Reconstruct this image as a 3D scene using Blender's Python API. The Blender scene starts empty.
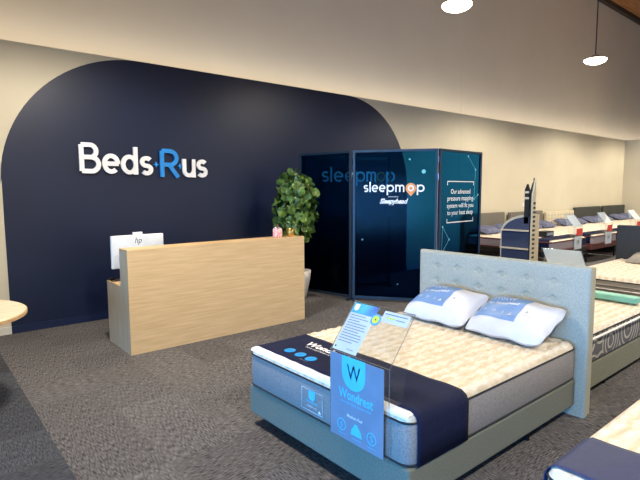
import bpy, bmesh, math, random
from mathutils import Vector, Matrix, Euler
from math import sin, cos, pi, radians, sqrt

S = bpy.context.scene
COL = S.collection

# ------------------------------------------------------------------ camera, world, light, exposure
cam = bpy.data.objects.new('camera', bpy.data.cameras.new('camera'))
COL.objects.link(cam)
cam.data.sensor_width = 36.0
cam.data.lens = 496.9 / 640 * 36
cam.data.clip_end = 100
cam.location = (0, 0, 1.7)
_yaw, _pitch, _roll = radians(39.906), radians(-5.695), radians(-0.257)
_f = Vector((sin(_yaw)*cos(_pitch), cos(_yaw)*cos(_pitch), sin(_pitch)))
_r = Vector((cos(_yaw), -sin(_yaw), 0)); _u = _r.cross(_f)
_r2 = cos(_roll)*_r + sin(_roll)*_u; _u2 = -sin(_roll)*_r + cos(_roll)*_u
cam.rotation_euler = Matrix((_r2, _u2, -_f)).transposed().to_euler()
S.camera = cam

w = bpy.data.worlds.new('daylight'); S.world = w; w.use_nodes = True
w.node_tree.nodes['Background'].inputs[0].default_value = (0.45, 0.62, 1.0, 1)
w.node_tree.nodes['Background'].inputs[1].default_value = 1.2

def area(name, loc, rot, sx, sy, power, color):
    l = bpy.data.lights.new(name, 'AREA'); l.shape = 'RECTANGLE'; l.size = sx; l.size_y = sy
    l.energy = power; l.color = color
    o = bpy.data.objects.new(name, l); COL.objects.link(o); o.location = loc; o.rotation_euler = rot
    return o
# daylight through the shop front on the left, and through the glazing behind the camera
sf = area('shopfront_daylight', (-4.9, 0.2, 1.15), (0, radians(-90), 0), 1.9, 5.6, 370, (0.10, 0.44, 1.0))
sf.data.spread = radians(95)
area('rear_window_daylight', (6.0, -7.85, 2.2), (radians(90), 0, 0), 16.0, 3.4, 190, (1.0, 0.95, 0.90))
# strip light hidden behind the top of the display wall, washing the wall above it
area('cove_strip_light', (9.5, 7.12, 3.38), (radians(180), 0, 0), 28.8, 0.18, 125, (1.0, 0.90, 0.74))
PENDANT_POWER = 90
S.view_settings.view_transform = 'Standard'
S.view_settings.look = 'None'
S.view_settings.gamma = 1
S.view_settings.use_curve_mapping = False
S.view_settings.exposure = 0.0

# ------------------------------------------------------------------ materials
def lin(c):
    return tuple(((v/255)/12.92 if v/255 <= 0.04045 else ((v/255+0.055)/1.055)**2.4) for v in c) + (1,)
MATS = {}
def mat(name, rgb, rough=0.6, metal=0.0, rgb2=None, scale=8, stretch=(1, 1, 1), bump=0.0, bscale=60,
        bstretch=(1, 1, 1), emit=None, spec=None, detail=3, contrast=(0.35, 0.65)):
    if name in MATS: return MATS[name]
    m = bpy.data.materials.new(name); m.use_nodes = True; nt = m.node_tree; N = nt.nodes; L = nt.links
    b = N['Principled BSDF']
    b.inputs['Base Color'].default_value = lin(rgb); b.inputs['Roughness'].default_value = rough
    b.inputs['Metallic'].default_value = metal
    if spec is not None: b.inputs['Specular IOR Level'].default_value = spec
    tc = N.new('ShaderNodeTexCoord')
    def noise(sc, st, dt):
        mp = N.new('ShaderNodeMapping'); mp.inputs['Scale'].default_value = st
        n = N.new('ShaderNodeTexNoise'); n.inputs['Scale'].default_value = sc; n.inputs['Detail'].default_value = dt
        L.new(tc.outputs['Object'], mp.inputs[0]); L.new(mp.outputs[0], n.inputs['Vector']); return n
    if rgb2 is None: rgb2 = tuple(v*0.95 for v in rgb)
    n = noise(scale, stretch, detail)
    r = N.new('ShaderNodeValToRGB'); r.color_ramp.elements[0].position = contrast[0]; r.color_ramp.elements[1].position = contrast[1]
    r.color_ramp.elements[0].color = lin(rgb2); r.color_ramp.elements[1].color = lin(rgb)
    L.new(n.outputs['Fac'], r.inputs[0]); L.new(r.outputs[0], b.inputs['Base Color'])
    if bump:
        n2 = noise(bscale, bstretch, 2); bp = N.new('ShaderNodeBump'); bp.inputs['Strength'].default_value = bump
        bp.inputs['Distance'].default_value = 0.01
        L.new(n2.outputs['Fac'], bp.inputs['Height']); L.new(bp.outputs[0], b.inputs['Normal'])
    if emit:
        b.inputs['Emission Color'].default_value = lin(emit[0]); b.inputs['Emission Strength'].default_value = emit[1]
    MATS[name] = m; return m

def glass(name, tint, gloss=0.12, rough=0.03, tint2=None):
    """thin pane: tinted see-through film with a mirror-like surface"""
    m = bpy.data.materials.new(name); m.use_nodes = True; nt = m.node_tree; N = nt.nodes; L = nt.links
    N.clear(); out = N.new('ShaderNodeOutputMaterial')
    t = N.new('ShaderNodeBsdfTransparent'); t.inputs[0].default_value = (*tint, 1)
    if tint2:
        tc = N.new('ShaderNodeTexCoord'); sp = N.new('ShaderNodeSeparateXYZ'); r = N.new('ShaderNodeValToRGB')
        mr = N.new('ShaderNodeMath'); mr.operation = 'MULTIPLY'; mr.inputs[1].default_value = 1/2.3
        L.new(tc.outputs['Object'], sp.inputs[0]); L.new(sp.outputs[2], mr.inputs[0]); L.new(mr.outputs[0], r.inputs[0])
        r.color_ramp.elements[0].position = 0.2; r.color_ramp.elements[0].color = (*tint2, 1)
        r.color_ramp.elements[1].position = 0.62; r.color_ramp.elements[1].color = (*tint, 1)
        L.new(r.outputs[0], t.inputs[0])
    g = N.new('ShaderNodeBsdfGlossy'); g.inputs['Roughness'].default_value = rough; g.inputs[0].default_value = (1, 1, 1, 1)
    fr = N.new('ShaderNodeLayerWeight'); fr.inputs['Blend'].default_value = 0.5
    pw = N.new('ShaderNodeMath'); pw.operation = 'POWER'; pw.inputs[1].default_value = 5
    mu = N.new('ShaderNodeMath'); mu.operation = 'MULTIPLY_ADD'; mu.inputs[1].default_value = 0.8*min(1, gloss/0.04); mu.inputs[2].default_value = gloss
    cl = N.new('ShaderNodeMath'); cl.operation = 'MINIMUM'; cl.inputs[1].default_value = 0.9
    L.new(fr.outputs['Facing'], pw.inputs[0]); L.new(pw.outputs[0], mu.inputs[0])
    mx = N.new('ShaderNodeMixShader')
    L.new(mu.outputs[0], cl.inputs[0]); L.new(cl.outputs[0], mx.inputs[0])
    L.new(t.outputs[0], mx.inputs[1]); L.new(g.outputs[0], mx.inputs[2]); L.new(mx.outputs[0], out.inputs[0])
    MATS[name] = m; return m

M_wall = mat('beige_wall_paint', (201, 193, 170), 0.7, scale=1.2, rgb2=(196, 188, 165), bump=0.05, bscale=90)
M_upper = mat('off_white_upper_lining', (224, 214, 196), 0.75, scale=0.8, rgb2=(220, 210, 192))
M_navy = mat('navy_wall_paint', (15, 29, 58), 0.42, scale=1.5, rgb2=(13, 26, 54), spec=0.45, bump=0.04, bscale=70)
M_navybase = mat('navy_skirting', (20, 34, 68), 0.4)
M_skirt = mat('white_skirting', (215, 210, 195), 0.5)
M_timber = mat('plywood_ceiling', (190, 130, 75), 0.6, rgb2=(150, 96, 52), scale=4, stretch=(0.3, 3, 1))
M_beam = mat('dark_beam', (60, 48, 38), 0.6)
M_oak = mat('light_oak_laminate', (222, 190, 144), 0.45, rgb2=(200, 168, 120), scale=7, stretch=(0.35, 1, 7.5), detail=5, contrast=(0.3, 0.7))
M_oakv = mat('light_oak_side_laminate', (216, 196, 164), 0.45, rgb2=(198, 175, 140), scale=7, stretch=(3, 5, 0.35), detail=5, contrast=(0.3, 0.7))
M_tabletop = mat('birch_table_top', (220, 206, 184), 0.45, rgb2=(206, 188, 160), scale=6, stretch=(0.5, 5, 1), detail=5)
M_tabledge = mat('ply_table_edge', (196, 168, 128), 0.5, rgb2=(160, 128, 90), scale=20, stretch=(1, 1, 8))
M_white = mat('white_plastic', (235, 236, 238), 0.35)
M_silver = mat('silver_plastic', (222, 230, 236), 0.4)
M_black = mat('black_plastic', (18, 18, 20), 0.45)
M_blackm = mat('black_metal', (28, 28, 30), 0.4, metal=0.6)
M_chrome = mat('chrome_metal', (200, 200, 205), 0.2, metal=1.0)
M_cream = mat('cream_quilted_knit', (226, 220, 208), 0.85, rgb2=(206, 196, 178), scale=26, stretch=(0.6, 1.6, 1), bump=0.25, bscale=160)
M_whiteknit = mat('white_knit', (238, 238, 236), 0.85, rgb2=(225, 224, 220), scale=60, bump=0.2, bscale=200)
M_greyborder = mat('grey_woven_border', (146, 142, 139), 0.85, rgb2=(124, 120, 118), scale=110, bump=0.3, bscale=220)
M_base = mat('sage_grey_upholstery', (120, 122, 108), 0.9, rgb2=(107, 109, 97), scale=90, bump=0.3, bscale=260)
M_hb = mat('pale_grey_upholstery', (172, 172, 158), 0.9, rgb2=(158, 158, 145), scale=90, bump=0.3, bscale=260)
M_hbside = mat('putty_grey_upholstery', (160, 160, 142), 0.9, rgb2=(160, 160, 145), scale=90, bump=0.3, bscale=260)
M_piping = mat('black_piping', (26, 28, 34), 0.7)
M_band = mat('navy_satin_band', (18, 26, 58), 0.8, rgb2=(15, 22, 50), scale=30, bump=0.15, bscale=120, spec=0.2)
M_bandblue = mat('royal_navy_band', (36, 48, 88), 0.6, rgb2=(32, 43, 80), scale=30, bump=0.15, bscale=120)
M_pillow = mat('white_pillow_cotton', (214, 216, 221), 0.8, rgb2=(206, 208, 215), scale=12, bump=0.2, bscale=30)
M_labelblue = mat('soft_blue_print', (108, 146, 196), 0.5)
M_cyan = mat('cyan_print', (84, 196, 228), 0.5)
M_sky = mat('sky_blue_letter', (32, 140, 222), 0.35)
M_letter = mat('white_letter_acrylic', (246, 246, 246), 0.3)
M_print = mat('white_print', (240, 242, 245), 0.6)
M_greyprint = mat('grey_print', (120, 130, 145), 0.6)
M_darkprint = mat('dark_print', (40, 45, 60), 0.6)
M_sheet = mat('holder_blue_sheet', (122, 136, 156), 0.55)
M_paper = mat('white_paper', (232, 240, 246), 0.6)
M_teal = mat('teal_print', (45, 165, 180), 0.5, rgb2=(30, 90, 160), scale=6)
M_orange = mat('orange_print', (240, 160, 85), 0.5)
M_green = mat('lime_sticker', (196, 214, 60), 0.5)
M_redtag = mat('red_tag', (200, 50, 40), 0.5)
M_screenframe = mat('blue_black_aluminium', (40, 58, 76), 0.4, metal=0.3)
M_leaf = mat('fig_leaf', (112, 144, 66), 0.4, rgb2=(48, 80, 36), scale=9, spec=0.5)
M_stem = mat('brown_stem', (95, 72, 48), 0.8)
M_pot = mat('white_ceramic', (215, 214, 210), 0.4)
M_soil = mat('potting_soil', (50, 38, 28), 0.95)
M_gold = mat('gold_metal', (214, 176, 96), 0.3, metal=0.85)
M_pinkjar = mat('pink_candies', (232, 120, 120), 0.4, rgb2=(246, 226, 216), scale=70, contrast=(0.45, 0.55))
M_mint = mat('mint_leaf', (150, 185, 140), 0.6, rgb2=(110, 150, 105))
M_tealbox = mat('sea_green_card', (120, 186, 168), 0.6)
M_greypillow = mat('grey_pillow_cotton', (150, 146, 138), 0.85)
M_lavender = mat('navy_grey_pillow_cotton', (100, 106, 134), 0.8, rgb2=(70, 76, 104), scale=10)
M_darkhb = mat('charcoal_upholstery', (62, 64, 60), 0.9, rgb2=(52, 54, 51), scale=60)
M_blackhb = mat('slate_upholstery', (48, 54, 62), 0.8, rgb2=(42, 47, 54), scale=60)
M_greyhb = mat('taupe_upholstery', (112, 108, 98), 0.9, rgb2=(100, 96, 86), scale=60)
M_creamhb = mat('cream_upholstery', (206, 196, 168), 0.9)
M_maroon = mat('maroon_border', (92, 44, 42), 0.85, rgb2=(70, 34, 34), scale=40)
M_greyweave = mat('ash_border', (150, 142, 150), 0.85, rgb2=(120, 112, 122), scale=60)
M_taupe = mat('taupe_layer_border', (150, 142, 128), 0.85, rgb2=(138, 130, 117), scale=60)
M_stand = mat('navy_board', (44, 54, 80), 0.6)
M_standrim = mat('beige_board_edge', (186, 176, 152), 0.6)
M_lampglow = mat('lamp_diffuser', (255, 244, 220), 0.5, emit=((255, 236, 200), 14.0))
M_lampbody = mat('lamp_housing', (190, 180, 160), 0.4, metal=0.4)
glass('clear_acrylic', (0.975, 0.985, 0.99), 0.05, 0.02)
glass('acrylic_edge', (0.75, 0.86, 0.9), 0.5, 0.2)
glass('window_glass', (0.95, 0.97, 0.98), 0.04, 0.0)
glass('blue_tinted_glass', (0.10, 0.37, 0.60), 0.0028, 0.12, tint2=(0.05, 0.16, 0.36))
glass('deep_blue_tinted_glass', (0.10, 0.32, 0.50), 0.003, 0.1, tint2=(0.03, 0.08, 0.2))
glass('clear_rear_glass', (0.8, 0.9, 0.95), 0.03, 0.05)
glass('jar_glass', (0.85, 0.9, 0.92), 0.2, 0.05)
M_tealprint = mat('teal_dot_print', (120, 205, 215), 0.5)

def stitch(m, direction='Y', k=0.82):
    nt = m.node_tree; N = nt.nodes; L = nt.links; b = N['Principled BSDF']; src = b.inputs['Base Color'].links[0].from_socket
    tc = N.new('ShaderNodeTexCoord'); wv = N.new('ShaderNodeTexWave'); wv.bands_direction = direction
    wv.inputs['Scale'].default_value = 3.7; wv.inputs['Distortion'].default_value = 2.6; wv.inputs['Detail'].default_value = 1; wv.inputs['Detail Scale'].default_value = 2.2
    r = N.new('ShaderNodeValToRGB'); r.color_ramp.elements[0].position = 0.05; r.color_ramp.elements[1].position = 0.55
    r.color_ramp.elements[0].color = (k, k*0.93, k*0.80, 1); r.color_ramp.elements[1].color = (1, 1, 1, 1)
    mx = N.new('ShaderNodeMix'); mx.data_type = 'RGBA'; mx.blend_type = 'MULTIPLY'; mx.inputs[0].default_value = 1
    L.new(tc.outputs['Object'], wv.inputs['Vector']); L.new(wv.outputs['Fac'], r.inputs[0]); L.new(src, mx.inputs[6]); L.new(r.outputs[0], mx.inputs[7]); L.new(mx.outputs[2], b.inputs['Base Color'])
stitch(M_cream, k=0.88)
def translucent(m, f=0.45):
    nt = m.node_tree; N = nt.nodes; L = nt.links; b = N['Principled BSDF']; out = N['Material Output']
    tr = N.new('ShaderNodeBsdfTranslucent'); tr.inputs[0].default_value = (0.78, 0.86, 0.95, 1); mx = N.new('ShaderNodeMixShader'); mx.inputs[0].default_value = f
    L.new(b.outputs[0], mx.inputs[1]); L.new(tr.outputs[0], mx.inputs[2]); L.new(mx.outputs[0], out.inputs[0])
translucent(M_paper, 0.6)
# leaf pattern border of the second mattress
def leaf_border():
    m = bpy.data.materials.new('leaf_pattern_border'); m.use_nodes = True; nt = m.node_tree; N = nt.nodes; L = nt.links
    b = N['Principled BSDF']; b.inputs['Roughness'].default_value = 0.8
    tc = N.new('ShaderNodeTexCoord'); wv = N.new('ShaderNodeTexWave'); wv.wave_type = 'RINGS'; wv.rings_direction = 'SPHERICAL'
    mp = N.new('ShaderNodeMapping'); vo = N.new('ShaderNodeTexVoronoi'); vo.inputs['Scale'].default_value = 3.0
    L.new(tc.outputs['Object'], vo.inputs['Vector'])
    mu = N.new('ShaderNodeMath'); mu.operation = 'MULTIPLY'; mu.inputs[1].default_value = 40
    sn = N.new('ShaderNodeMath'); sn.operation = 'SINE'
    L.new(vo.outputs['Distance'], mu.inputs[0]); L.new(mu.outputs[0], sn.inputs[0])
    r = N.new('ShaderNodeValToRGB'); r.color_ramp.elements[0].position = 0.3; r.color_ramp.elements[1].position = 0.6
    r.color_ramp.elements[0].color = lin((84, 86, 92)); r.color_ramp.elements[1].color = lin((170, 166, 158))
    L.new(sn.outputs[0], r.inputs[0]); L.new(r.outputs[0], b.inputs['Base Color'])
    N.remove(wv); N.remove(mp)
    return m
M_leafborder = leaf_border()

def carpet(name, c1, c2, c3, tile=0.5):
    m = bpy.data.materials.new(name); m.use_nodes = True; nt = m.node_tree; N = nt.nodes; L = nt.links
    b = N['Principled BSDF']; b.inputs['Roughness'].default_value = 0.95; b.inputs['Specular IOR Level'].default_value = 0.15
    tc = N.new('ShaderNodeTexCoord')
    sc = N.new('ShaderNodeVectorMath'); sc.operation = 'SCALE'; sc.inputs['Scale'].default_value = 1/tile
    off = N.new('ShaderNodeVectorMath'); off.operation = 'ADD'; off.inputs[1].default_value = (0.64, 0.2, 0.3)
    fl = N.new('ShaderNodeVectorMath'); fl.operation = 'FLOOR'
    L.new(tc.outputs['Object'], sc.inputs[0]); L.new(sc.outputs[0], off.inputs[0]); L.new(off.outputs[0], fl.inputs[0])
    wn = N.new('ShaderNodeTexWhiteNoise'); wn.noise_dimensions = '3D'; L.new(fl.outputs[0], wn.inputs['Vector'])
    def stripes(st):
        mp = N.new('ShaderNodeMapping'); mp.inputs['Scale'].default_value = st
        n = N.new('ShaderNodeTexNoise'); n.inputs['Scale'].default_value = 10; n.inputs['Detail'].default_value = 3; n.inputs['Roughness'].default_value = 0.65
        L.new(tc.outputs['Object'], mp.inputs[0]); L.new(mp.outputs[0], n.inputs['Vector']); return n
    a = stripes((1.9, 19, 1)); c = stripes((19, 1.9, 1))
    gt = N.new('ShaderNodeMath'); gt.operation = 'GREATER_THAN'; gt.inputs[1].default_value = 0.5; L.new(wn.outputs['Value'], gt.inputs[0])
    mx = N.new('ShaderNodeMix'); mx.data_type = 'FLOAT'
    L.new(gt.outputs[0], mx.inputs[0]); L.new(a.outputs['Fac'], mx.inputs[2]); L.new(c.outputs['Fac'], mx.inputs[3])
    r = N.new('ShaderNodeValToRGB'); r.color_ramp.elements[0].position = 0.40; r.color_ramp.elements[1].position = 0.61
    r.color_ramp.elements[0].color = lin(c1); r.color_ramp.elements[1].color = lin(c2)
    L.new(mx.outputs[0], r.inputs[0])
    tv = N.new('ShaderNodeMapRange'); tv.inputs['To Min'].default_value = 0.82; tv.inputs['To Max'].default_value = 1.12
    L.new(wn.outputs['Color'], tv.inputs['Value'])
    vm = N.new('ShaderNodeVectorMath'); vm.operation = 'SCALE'; L.new(r.outputs[0], vm.inputs[0]); L.new(tv.outputs[0], vm.inputs['Scale'])
    L.new(vm.outputs[0], b.inputs['Base Color'])
    bp = N.new('ShaderNodeBump'); bp.inputs['Strength'].default_value = 0.6; bp.inputs['Distance'].default_value = 0.008
    L.new(mx.outputs[0], bp.inputs['Height']); L.new(bp.outputs[0], b.inputs['Normal'])
    return m
M_carpet = carpet('grey_carpet_tiles', (50, 48, 51), (124, 121, 120), None)
M_carpetdark = carpet('charcoal_carpet_tiles', (44, 46, 50), (84, 86, 92), None)

# ------------------------------------------------------------------ mesh helpers
class MB:
    def __init__(s): s.v = []; s.f = []
    def add(s, vs, fs):
        n = len(s.v); s.v += [tuple(v) for v in vs]; s.f += [tuple(i+n for i in f) for f in fs]; return s
    def box(s, x0, x1, y0, y1, z0, z1):
        return s.add([(x, y, z) for z in (z0, z1) for y in (y0, y1) for x in (x0, x1)],
                     [(0, 2, 3, 1), (4, 5, 7, 6), (0, 1, 5, 4), (2, 6, 7, 3), (0, 4, 6, 2), (1, 3, 7, 5)])
    def quad(s, o, u, v, n, t):
        """slab with corner o, edges u and v, thickness t along unit n"""
        o, u, v, n = map(Vector, (o, u, v, n)); n = n.normalized()*t
        p = [o, o+u, o+u+v, o+v]; p += [q+n for q in p]
        return s.add(p, [(0, 3, 2, 1), (4, 5, 6, 7), (0, 1, 5, 4), (1, 2, 6, 5), (2, 3, 7, 6), (3, 0, 4, 7)])
    def prism(s, pts, fn, t0, t1):
        """polygon pts (2-D), fn(a, b, t) -> 3-D"""
        n = len(pts); vs = [fn(a, b, t0) for a, b in pts] + [fn(a, b, t1) for a, b in pts]
        return s.add(vs, [tuple(range(n-1, -1, -1)), tuple(range(n, 2*n))] + [(i, (i+1) % n, (i+1) % n+n, i+n) for i in range(n)])
    def tube(s, path, r, seg=8, closed=False, r1=None):
        path = [Vector(p) for p in path]; n = len(path); vs = []; 
        up = Vector((0, 0, 1))
        for i, p in enumerate(path):
            a = path[(i-1) % n] if (i > 0 or closed) else p; b = path[(i+1) % n] if (i < n-1 or closed) else p
            d = (b-a).normalized(); ref = up if abs(d.z) < 0.9 else Vector((1, 0, 0))
            e = d.cross(ref).normalized(); g = e.cross(d)
            rr = r if r1 is None else r+(r1-r)*i/(n-1)
            vs += [p+e*rr*cos(2*pi*k/seg)+g*rr*sin(2*pi*k/seg) for k in range(seg)]
        fs = []
        for i in range(n if closed else n-1):
            j = (i+1) % n
            fs += [(i*seg+k, i*seg+(k+1) % seg, j*seg+(k+1) % seg, j*seg+k) for k in range(seg)]
        if not closed: fs += [tuple(range(seg-1, -1, -1)), tuple((n-1)*seg+k for k in range(seg))]
        return s.add(vs, fs)
    def lathe(s, prof, seg=32, c=(0, 0, 0)):
        vs = [(c[0]+r*cos(2*pi*k/seg), c[1]+r*sin(2*pi*k/seg), c[2]+z) for r, z in prof for k in range(seg)]
        fs = [(i*seg+k, i*seg+(k+1) % seg, (i+1)*seg+(k+1) % seg, (i+1)*seg+k) for i in range(len(prof)-1) for k in range(seg)]
        fs += [tuple(range(seg-1, -1, -1)), tuple((len(prof)-1)*seg+k for k in range(seg))]
        return s.add(vs, fs)
    def grid(s, nu, nv, fn):
        vs = [fn(i/nu, j/nv) for j in range(nv+1) for i in range(nu+1)]
        return s.add(vs, [(j*(nu+1)+i, j*(nu+1)+i+1, (j+1)*(nu+1)+i+1, (j+1)*(nu+1)+i) for j in range(nv) for i in range(nu)])
    def build(s, name, m, parent=None, bevel=0, smooth=False, fix=True, segs=2):
        me = bpy.data.meshes.new(name); me.from_pydata(s.v, [], s.f)
        if fix:
            bm = bmesh.new(); bm.from_mesh(me); bmesh.ops.recalc_face_normals(bm, faces=bm.faces); bm.to_mesh(me); bm.free()
        me.materials.append(m)
        if smooth:
            for p in me.polygons: p.use_smooth = True
        o = bpy.data.objects.new(name, me); COL.objects.link(o)
        if parent: o.parent = parent
        if bevel:
            b = o.modifiers.new('bevel', 'BEVEL'); b.width = bevel; b.segments = segs; b.limit_method = 'ANGLE'; b.angle_limit = radians(40)
        return o

def thing(name, label, cat, loc=(0, 0, 0), rot=(0, 0, 0), group=None):
    o = bpy.data.objects.new(name, None); COL.objects.link(o); o.empty_display_size = 0.1
    o.location = loc; o.rotation_euler = rot; o['label'] = label; o['category'] = cat
    if group: o['group'] = group
    return o
def tag(o, label, cat, group=None):
    o['label'] = label; o['category'] = cat
    if group: o['group'] = group
    return o
def struct(name, mb, m, **k):
    o = mb.build(name, m, **k); o['kind'] = 'structure'; return o
def at(mb_or_obj, loc):
    """move a one-mesh thing's origin to loc (mesh was built in world space)"""
    o = mb_or_obj; l = Vector(loc); o.data.transform(Matrix.Translation(-l)); o.location = l; return o
def copy_tree(o, parent=None):
    c = o.copy(); COL.objects.link(c); c.parent = parent
    for ch in [x for x in list(bpy.data.objects) if x.parent == o]: copy_tree(ch, c)
    return c

# ---- lettering
def text_raw(txt, bold=0.0, res=3, extrude=0.0, spacing=1.0, align='LEFT', line=1.0):
    cu = bpy.data.curves.new('t', 'FONT'); cu.body = txt; cu.size = 1; cu.offset = bold; cu.resolution_u = res
    cu.extrude = extrude; cu.space_character = spacing; cu.align_x = align; cu.space_line = line
    ob = bpy.data.objects.new('t', cu); COL.objects.link(ob)
    dg = bpy.context.evaluated_depsgraph_get(); dg.update()
    me = bpy.data.meshes.new_from_object(ob.evaluated_get(dg))
    vs = [v.co.copy() for v in me.vertices]; fs = [tuple(p.vertices) for p in me.polygons]
    bpy.data.objects.remove(ob); bpy.data.curves.remove(cu); bpy.data.meshes.remove(me)
    return vs, fs
def fit(vs, w, h=None, bbox=None):
    """scale the text into a box whose lower left corner is (0,0)"""
    b = bbox or (min(v.x for v in vs), max(v.x for v in vs), min(v.y for v in vs), max(v.y for v in vs))
    sx = w/(b[1]-b[0]); sy = (h/(b[3]-b[2])) if h else sx
    return [Vector(((v.x-b[0])*sx, (v.y-b[2])*sy, v.z)) for v in vs]
def split(vs, fs):
    par = list(range(len(vs)))
    def find(a):
        while par[a] != a: par[a] = par[par[a]]; a = par[a]
        return a
    # weld by position first
    pos = {}
    for i, v in enumerate(vs):
        k = (round(v.x, 5), round(v.y, 5)); 
        if k in pos: par[find(i)] = find(pos[k])
        else: pos[k] = i
    for f in fs:
        for q in f[1:]: par[find(q)] = find(f[0])
    g = {}
    for f in fs: g.setdefault(find(f[0]), []).append(f)
    out = []
    for fl in g.values():
        ids = sorted({i for f in fl for i in f}); mp = {i: k for k, i in enumerate(ids)}
        out.append(([vs[i] for i in ids], [tuple(mp[i] for i in f) for f in fl]))
    out.sort(key=lambda t: min(v.x for v in t[0])); return out
def put(name, m, vs, fs, fn, parent):
    mb = MB(); mb.add([fn(v.x, v.y, v.z) for v in vs], fs)
    return mb.build(name, m, parent, fix=False)
def letters(name, txt, m, fn, w, h, parent, bold=0.0, align='LEFT', spacing=1.0, line=1.0):
    vs, fs = text_raw(txt, bold, align=align, spacing=spacing, line=line); vs = fit(vs, w, h)
    return put(name, m, vs, fs, fn, parent)
def _arc(cx, cy, rx, ry, a0, a1, n=18): return [(cx+rx*cos(radians(a0+(a1-a0)*k/n)), cy+ry*sin(radians(a0+(a1-a0)*k/n))) for k in range(n+1)]
def glyph(ch, w, s):
    '''strokes of a letter in a box of width w; x-height 1, cap/ascender 1.38, descender -0.4; s = half stroke'''
    X = 1.0; Cp_ = 1.40; r = w/2-s; ry = 0.5*X-s; cx = w/2
    o = _arc(cx, 0.5, r, ry, 0, 360, 36)
    if ch == 'l': return [[(s, 0), (s, Cp_)]]
    if ch == 'p': return [o, [(s, -0.42), (s, X)]]
    if ch == 'd': return [o, [(w-s, 0), (w-s, Cp_)]]
    if ch == 'a': return [o, [(w-s, 0), (w-s, X)]]
    if ch == 'e': return [_arc(cx, 0.5, r, ry, 0, 312, 34), [(s, 0.5), (w-s*0.7, 0.5)]]
    if ch == 's':
        rs = (X-2*s)/4
        return [_arc(cx, X-s-rs, r, rs, 35, 180, 12)+_arc(cx, X-s-rs, r, rs, 180, 270, 8)[1:]+_arc(cx, s+rs, r, rs, 90, 0, 8)[1:]+_arc(cx, s+rs, r, rs, 0, -145, 12)[1:]]
    if ch == 'm':
        q = (w-2*s)/2; ra = q/2
        return [[(s, 0), (s, X)], [(s, X-s-ra)]+_arc(s+ra, X-s-ra, ra, ra, 180, 0, 14)+[(s+q, 0)], [(s+q, X-s-ra)]+_arc(s+q+ra, X-s-ra, ra, ra, 180, 0, 14)+[(w-s, 0)]]
    if ch == 'u': return [[(s, X), (s, s+r)]+_arc(cx, s+r, r, r, 180, 360, 18)+[(w-s, X)], [(w-s, 0), (w-s, X)]]
    if ch == 'B':
        m_ = 0.74; r1 = (Cp_-s-m_)/2; r2 = (m_-s)/2
        return [[(s, s), (s, Cp_-s)], [(s, Cp_-s), (w*0.52, Cp_-s)]+_arc(w*0.52, m_+r1, w*0.90-s-w*0.52, r1, 90, -90)+[(s, m_)], [(s, m_), (w*0.55, m_)]+_arc(w*0.55, s+r2, w-s-w*0.55, r2, 90, -90)+[(s, s)]]
    if ch == 'R':
        m_ = 0.62; r1 = (Cp_-s-m_)/2
        return [[(s, 0), (s, Cp_-s)], [(s, Cp_-s), (w*0.50, Cp_-s)]+_arc(w*0.50, m_+r1, w*0.95-s-w*0.50, r1, 90, -90)+[(s, m_)], [(w*0.45, m_), (w-s*0.9, 0)]]
def stroke_letter(name, ch, m, x0, z0, w, unit, half, fn, parent, depth=0.0, wide=1.0, unitw=None):
    '''w: letter width in metres, unit: x-height in metres, half: half stroke in metres'''
    uw = unitw or unit; mb = MB(); s_ = half/unit
    for si, st in enumerate(glyph(ch, w/uw, s_)):
        dp = depth+0.0007*si
        p = []
        for a, b in st:
            q = Vector((x0+a*uw, z0+b*unit))
            if not p or (q-p[-1]).length > 1e-5: p.append(q)
        closed = (p[0]-p[-1]).length < 1e-5
        if closed: p = p[:-1]
        n = len(p); Lf = []; Rt = []
        for i in range(n):
            a = p[i-1] if (i > 0 or closed) else p[i]; b = p[(i+1) % n] if (i < n-1 or closed) else p[i]
            d1 = (p[i]-a).normalized() if (p[i]-a).length > 1e-9 else None; d2 = (b-p[i]).normalized() if (b-p[i]).length > 1e-9 else None
            d = ((d1 or d2)+(d2 or d1)); d = d.normalized() if d.length > 1e-6 else (d1 or d2)
            nn = Vector((-d.y, d.x)); k = 1/max(0.5, nn.dot(Vector((-(d1 or d2).y, (d1 or d2).x))))
            Lf.append(p[i]+nn*half*k); Rt.append(p[i]-nn*half*k)
        vs = [fn(q.x, q.y, 0) for q in Lf]+[fn(q.x, q.y, 0) for q in Rt]+[fn(q.x, q.y, dp) for q in Lf]+[fn(q.x, q.y, dp) for q in Rt]
        fs = []
        for i in range(n if closed else n-1):
            j = (i+1) % n
            fs += [(2*n+i, 2*n+j, 3*n+j, 3*n+i), (i, n+i, n+j, j), (i, j, 2*n+j, 2*n+i), (n+i, 3*n+i, 3*n+j, n+j)]
        if not closed: fs += [(0, 2*n, 3*n, n), (n-1, 2*n-1, 4*n-1, 3*n-1)]
        mb.add(vs, fs)
    return mb.build(name, m, parent)
def disc_pts(cx, cy, r, n=24): return [(cx+r*cos(2*pi*k/n), cy+r*sin(2*pi*k/n)) for k in range(n)]
def poly(name, m, pts, fn, parent, t=0.001):
    mb = MB(); mb.prism(pts, fn, 0, t); return mb.build(name, m, parent)
def ring(name, m, cx, cy, r0, r1, fn, parent, t=0.001, n=28):
    mb = MB(); vs = []; 
    for tt in (0, t):
        for r in (r0, r1): vs += [fn(cx+r*cos(2*pi*k/n), cy+r*sin(2*pi*k/n), tt) for k in range(n)]
    fs = []
    for k in range(n):
        q = (k+1) % n
        fs += [(k, q, n+q, n+k), (2*n+k, 3*n+k, 3*n+q, 2*n+q), (k, 2*n+k, 2*n+q, q), (n+k, n+q, 3*n+q, 3*n+k)]
    mb.add(vs, fs); return mb.build(name, m, parent)
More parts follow.
